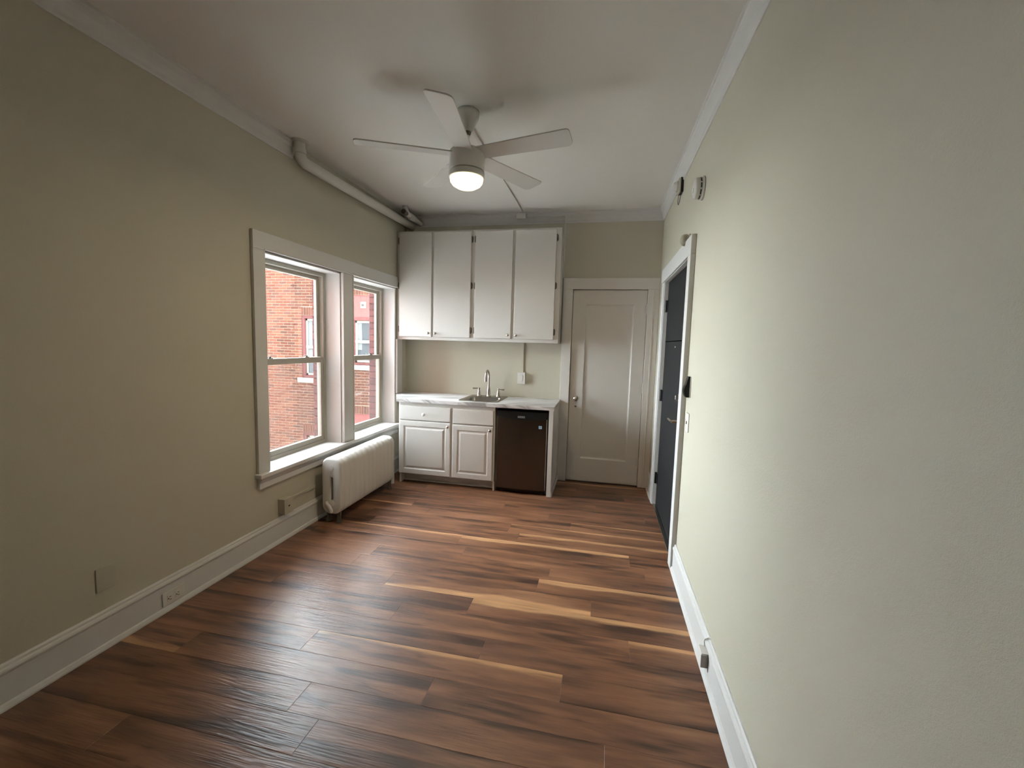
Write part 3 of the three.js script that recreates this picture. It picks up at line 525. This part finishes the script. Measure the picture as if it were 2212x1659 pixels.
// ================================================================ CEILING FAN
{
  const x = -1.382, z = 2.0, c = thing('ceiling_fan', 'white five-blade ceiling fan with a glowing round light', 'fan', [x, H, z]);
  part(c, 'canopy', lathe([[0, 2.705], [0.024, 2.706], [0.030, 2.712], [0.058, 2.762], [0.066, 2.780], [0.068, 2.800], [0.068, H], [0, H]].map(([r, y]) => [r, y])).translate(x, 0, z), M.fan);
  const rd = part(c, 'downrod', rod([x, 2.60, z], [x, 2.715, z], 0.0125, 20), M.fan);
  part(rd, 'ball_joint', new THREE.SphereGeometry(0.022, 20, 12).translate(x, 2.703, z), M.hinge);
  part(c, 'motor_housing', lathe([[0, 2.476], [0.104, 2.476], [0.106, 2.482], [0.107, 2.575], [0.102, 2.590], [0.085, 2.600], [0.03, 2.604], [0.028, 2.625], [0, 2.625]], 48).translate(x, 0, z), M.fan);
  part(c, 'light_ring', lathe([[0, 2.440], [0.104, 2.440], [0.107, 2.443], [0.107, 2.471], [0.104, 2.474], [0, 2.474]], 48).translate(x, 0, z), M.fan);
  part(c, 'diffuser', lathe([[0, 2.376], [0.03, 2.379], [0.06, 2.387], [0.085, 2.402], [0.097, 2.418], [0.1, 2.4395], [0, 2.4395]], 48).translate(x, 0, z), M.diffuser, 'glowing warm white light bowl');
  const s = new THREE.Shape(); s.moveTo(0.08, -0.052); s.lineTo(0.60, -0.068); s.quadraticCurveTo(0.638, -0.068, 0.640, -0.030); s.lineTo(0.646, 0.045); s.quadraticCurveTo(0.646, 0.068, 0.622, 0.068); s.lineTo(0.08, 0.056); s.closePath();
  for (let k = 0; k < 5; k++) {
    const g = new THREE.ExtrudeGeometry(s, { depth: 0.005, bevelEnabled: true, bevelSize: 0.0012, bevelThickness: 0.0012, bevelSegments: 1, curveSegments: 8 });
    g.rotateX(Math.PI / 2); g.rotateX(-11 * Math.PI / 180); g.rotateY(-(12 + 72 * k) * Math.PI / 180); g.translate(x, 2.578, z);
    part(c, 'blade', g, M.blade);
  }
  const l = new THREE.RectAreaLight(lin(1.0, 0.80, 0.52), LAMP_NITS, 0.15, 0.15); l.name = 'fan_light'; l.position.set(0, 2.372 - H, 0); l.rotation.x = -Math.PI / 2; c.add(l);
  // surface raceway on the ceiling from the fan to the box above the cabinet
}
{
  const c = thing('ceiling_raceway', 'thin painted raceway crossing the ceiling from fan to junction box', 'raceway', [-1.41, H, 0.9]);
  part(c, 'raceway', box(-1.424, -1.404, H - 0.012, H, 0.10, 1.94, 0.002), M.ceiling);
}
{
  const c = thing('junction_box', 'painted electrical box on the crown above the wall cabinet', 'box', [-1.42, 2.75, 0.05]);
  part(c, 'box', box(-1.47, -1.375, 2.745, 2.795, 0.045, 0.10, 0.003), M.pipe);
  part(c, 'raceway', box(-1.375, -0.968, 2.768, 2.780, 0.046, 0.058, 0.002), M.pipe);
}
{
  const c = thing('wall_raceway', 'thin vertical raceway on the back wall beside the wall cabinet', 'raceway', [-0.974, 2.153, 0]);
  part(c, 'drop', box(-0.976, -0.964, 2.711, 2.768, 0.046, 0.058, 0.002), M.pipe);
  part(c, 'raceway', box(-0.976, -0.962, 2.153, 2.711, 0.0, 0.016, 0.002), M.pipe);
}
{ // heating pipe along the left wall at the ceiling
  const c = thing('heating_pipe', 'thick white painted pipe running along the left wall below the ceiling', 'pipe', [-2.665, 2.68, 0.9]);
  part(c, 'pipe', tube([[-2.668, H, 1.815], [-2.668, 2.765, 1.815], [-2.668, 2.715, 1.80], [-2.668, 2.695, 1.765], [-2.668, 2.696, 1.70], [-2.668, 2.700, 1.3], [-2.668, 2.712, 0.6], [-2.668, 2.725, 0.002]], 0.038, 120, 20), M.pipe);
  part(c, 'collar', rod([-2.668, 2.735, 1.815], [-2.668, 2.768, 1.815], 0.044, 24), M.pipe);
  part(c, 'ceiling_flange', rod([-2.668, 2.806, 1.815], [-2.668, H, 1.815], 0.060, 24), M.pipe);
}
{
  const c = thing('short_pipe', 'short painted pipe with coupling beside the thick ceiling pipe above cabinet', 'pipe', [-2.565, 2.74, 0.2]);
  part(c, 'pipe', tube([[-2.565, H, 0.40], [-2.565, 2.79, 0.385], [-2.565, 2.762, 0.35], [-2.565, 2.755, 0.29], [-2.565, 2.75, 0.002]], 0.028, 60, 18), M.pipe);
  part(c, 'coupling', rod([-2.565, 2.753, 0.30], [-2.565, 2.752, 0.20], 0.034, 24), M.pipe);
  part(c, 'elbow_plug', rod([-2.565, 2.758, 0.36], [-2.565, 2.758, 0.43], 0.024, 18), M.hinge);
}

// ================================================================ THINGS ON THE WALLS
{
  const c = thing('smoke_detector', 'round white smoke detector on the right wall near the ceiling', 'detector', [0, 2.40, 1.775]), at = [0, 2.40, 1.775];
  part(c, 'base', latheTo([[0, 0], [0.066, 0], [0.066, 0.008], [0.062, 0.013], [0, 0.014]], [-1, 0, 0], at, 40), M.plastic);
  const b = part(c, 'cover', latheTo([[0, 0.014], [0.059, 0.014], [0.059, 0.042], [0.054, 0.051], [0.04, 0.055], [0, 0.056]], [-1, 0, 0], at, 40), M.plastic);
  for (let k = 0; k < 10; k++) { const a = (k + 0.5) / 10 * Math.PI * 2, g = box(-0.025, -0.019, -0.002, 0.0012, -0.0135, 0.0135, 0); g.translate(0, 0.0585, 0); g.rotateX(a); g.translate(...at); part(b, 'vent_slot', g, M.jet); }
  part(b, 'test_button', latheTo([[0, 0.055], [0.014, 0.055], [0.013, 0.058], [0, 0.0585]], [-1, 0, 0], [0, 2.39, 1.775]), M.plastic);
}
{
  const at = [-0.010, 2.673, 1.01], c = thing('alarm_strobe', 'old alarm sounder mounted at the crown beside the smoke detector', 'alarm', at);
  part(c, 'back_box', box(-0.022, 0, 2.628, 2.733, 0.965, 1.055, 0.002), M.jet);
  const p = part(c, 'plate', box(-0.036, -0.020, 2.625, 2.728, 0.960, 1.060, 0.006, 2), M.almond);
  part(p, 'horn', latheTo([[0, 0.035], [0.040, 0.035], [0.038, 0.048], [0.032, 0.052], [0.030, 0.064], [0.022, 0.071], [0, 0.072]], [-1, 0, 0], [0, 2.678, 1.01], 28), M.plastic);
  part(c, 'wire_loop', tube([[-0.022, 2.628, 1.00], [-0.026, 2.593, 0.998], [-0.028, 2.563, 1.005], [-0.024, 2.543, 1.015], [-0.018, 2.568, 1.022], [-0.014, 2.598, 1.022], [-0.014, 2.628, 1.018]], 0.0022, 40, 6), M.hinge);
}
{
  const c = thing('door_chime', 'round tan chime on top of the entry door casing', 'chime', [0, 2.195, 1.44]);
  part(c, 'cover', latheTo([[0, 0], [0.034, 0], [0.038, 0.008], [0.0385, 0.022], [0.035, 0.034], [0.028, 0.043], [0.016, 0.048], [0, 0.050]], [-1, 0, 0], [-0.014, 2.178, 1.46], 28), std({ color: lin(0.33, 0.30, 0.225), roughness: 0.5 }));
  part(c, 'bracket', box(-0.015, 0, 2.166, 2.212, 1.425, 1.495, 0.003), M.plastic);
}
{
  const c = thing('wall_thermostat', 'black rounded wall device beside the entry door above the switch', 'thermostat', [0, 1.165, 1.775]);
  part(c, 'back_plate', box(-0.006, 0, 1.163, 1.290, 1.742, 1.808, 0.002), M.plastic);
  const s = new THREE.Shape(); s.moveTo(0.006, 1.288); s.lineTo(0.013, 1.288); s.quadraticCurveTo(0.020, 1.262, 0.024, 1.240); s.quadraticCurveTo(0.035, 1.225, 0.035, 1.205); s.quadraticCurveTo(0.034, 1.178, 0.022, 1.166); s.lineTo(0.006, 1.166); s.closePath();
  const g = new THREE.ExtrudeGeometry(s, { depth: 0.048, bevelEnabled: true, bevelSize: 0.003, bevelThickness: 0.004, bevelSegments: 2 });
  g.rotateY(Math.PI); g.translate(-0.0, 0, 1.801); part(c, 'body', g, matte({ color: lin(0.008, 0.008, 0.009), roughness: 0.3, specularIntensity: 0.35 }));
}
{
  const c = thing('wall_switch', 'white switch plate on the right wall below the black device', 'switch', [0, 0.95, 1.79]);
  const p = part(c, 'plate', box(-0.006, 0, 0.950, 1.066, 1.755, 1.825, 0.003, 2), M.plastic);
  part(p, 'toggle', box(-0.014, -0.005, 0.998, 1.018, 1.786, 1.794, 0.002), M.plastic);
}
{
  const c = thing('cable_jack', 'small grey jack box on the right baseboard', 'jack', [-0.02, 0.06, 2.62]);
  part(c, 'box', box(-0.046, -0.017, 0.062, 0.128, 2.588, 2.652, 0.002), M.plastic);
  part(c, 'cover', box(-0.048, -0.024, 0.066, 0.124, 2.650, 2.656, 0.001), M.greyPlastic);
  part(c, 'wire', tube([[-0.022, 0.126, 2.60], [-0.022, 0.145, 2.59], [-0.02, 0.165, 2.60], [-0.012, 0.182, 2.615]], 0.0025, 24, 6), M.plastic);
}
{
  const c = thing('blank_plate', 'blank plate painted over on the left wall', 'plate', [W, 0.27, 3.09]);
  part(c, 'plate', box(W, W + 0.006, 0.272, 0.384, 3.045, 3.130, 0.003, 2), M.wall);
}
{
  const c = thing('baseboard_outlet', 'white duplex outlet set sideways in the left baseboard', 'outlet', [W + 0.017, 0.03, 2.795]);
  const p = part(c, 'plate', box(W + 0.017, W + 0.024, 0.034, 0.106, 2.737, 2.855, 0.003, 2), M.plastic);
  for (const z of [2.774, 2.818]) {
    const r = part(p, 'socket', box(W + 0.022, W + 0.026, 0.052, 0.088, z - 0.014, z + 0.014, 0.004, 2), M.plastic);
    part(r, 'slots', merge([box(W + 0.0255, W + 0.0263, 0.058, 0.061, z - 0.006, z + 0.004, 0), box(W + 0.0255, W + 0.0263, 0.073, 0.076, z - 0.005, z + 0.004, 0), rod([W + 0.0255, 0.067, z + 0.009], [W + 0.0264, 0.067, z + 0.009], 0.0032, 10)]), M.jet);
  }
}
{
  const c = thing('surface_outlet_box', 'surface mounted box on the left wall beside the radiator', 'outlet', [W, 0.2, 1.97]);
  part(c, 'box', box(W, W + 0.052, 0.203, 0.313, 1.930, 2.012, 0.003), M.wall);
  const p = part(c, 'cover', box(W + 0.052, W + 0.057, 0.201, 0.315, 1.928, 2.014, 0.002), M.wall);
  part(p, 'jack', box(W + 0.056, W + 0.058, 0.252, 0.262, 1.962, 1.976, 0), M.jet);
  part(c, 'raceway', box(W, W + 0.014, 0.272, 0.290, 1.62, 1.930, 0.002), M.wall);
}

renderer.render(scene, camera);
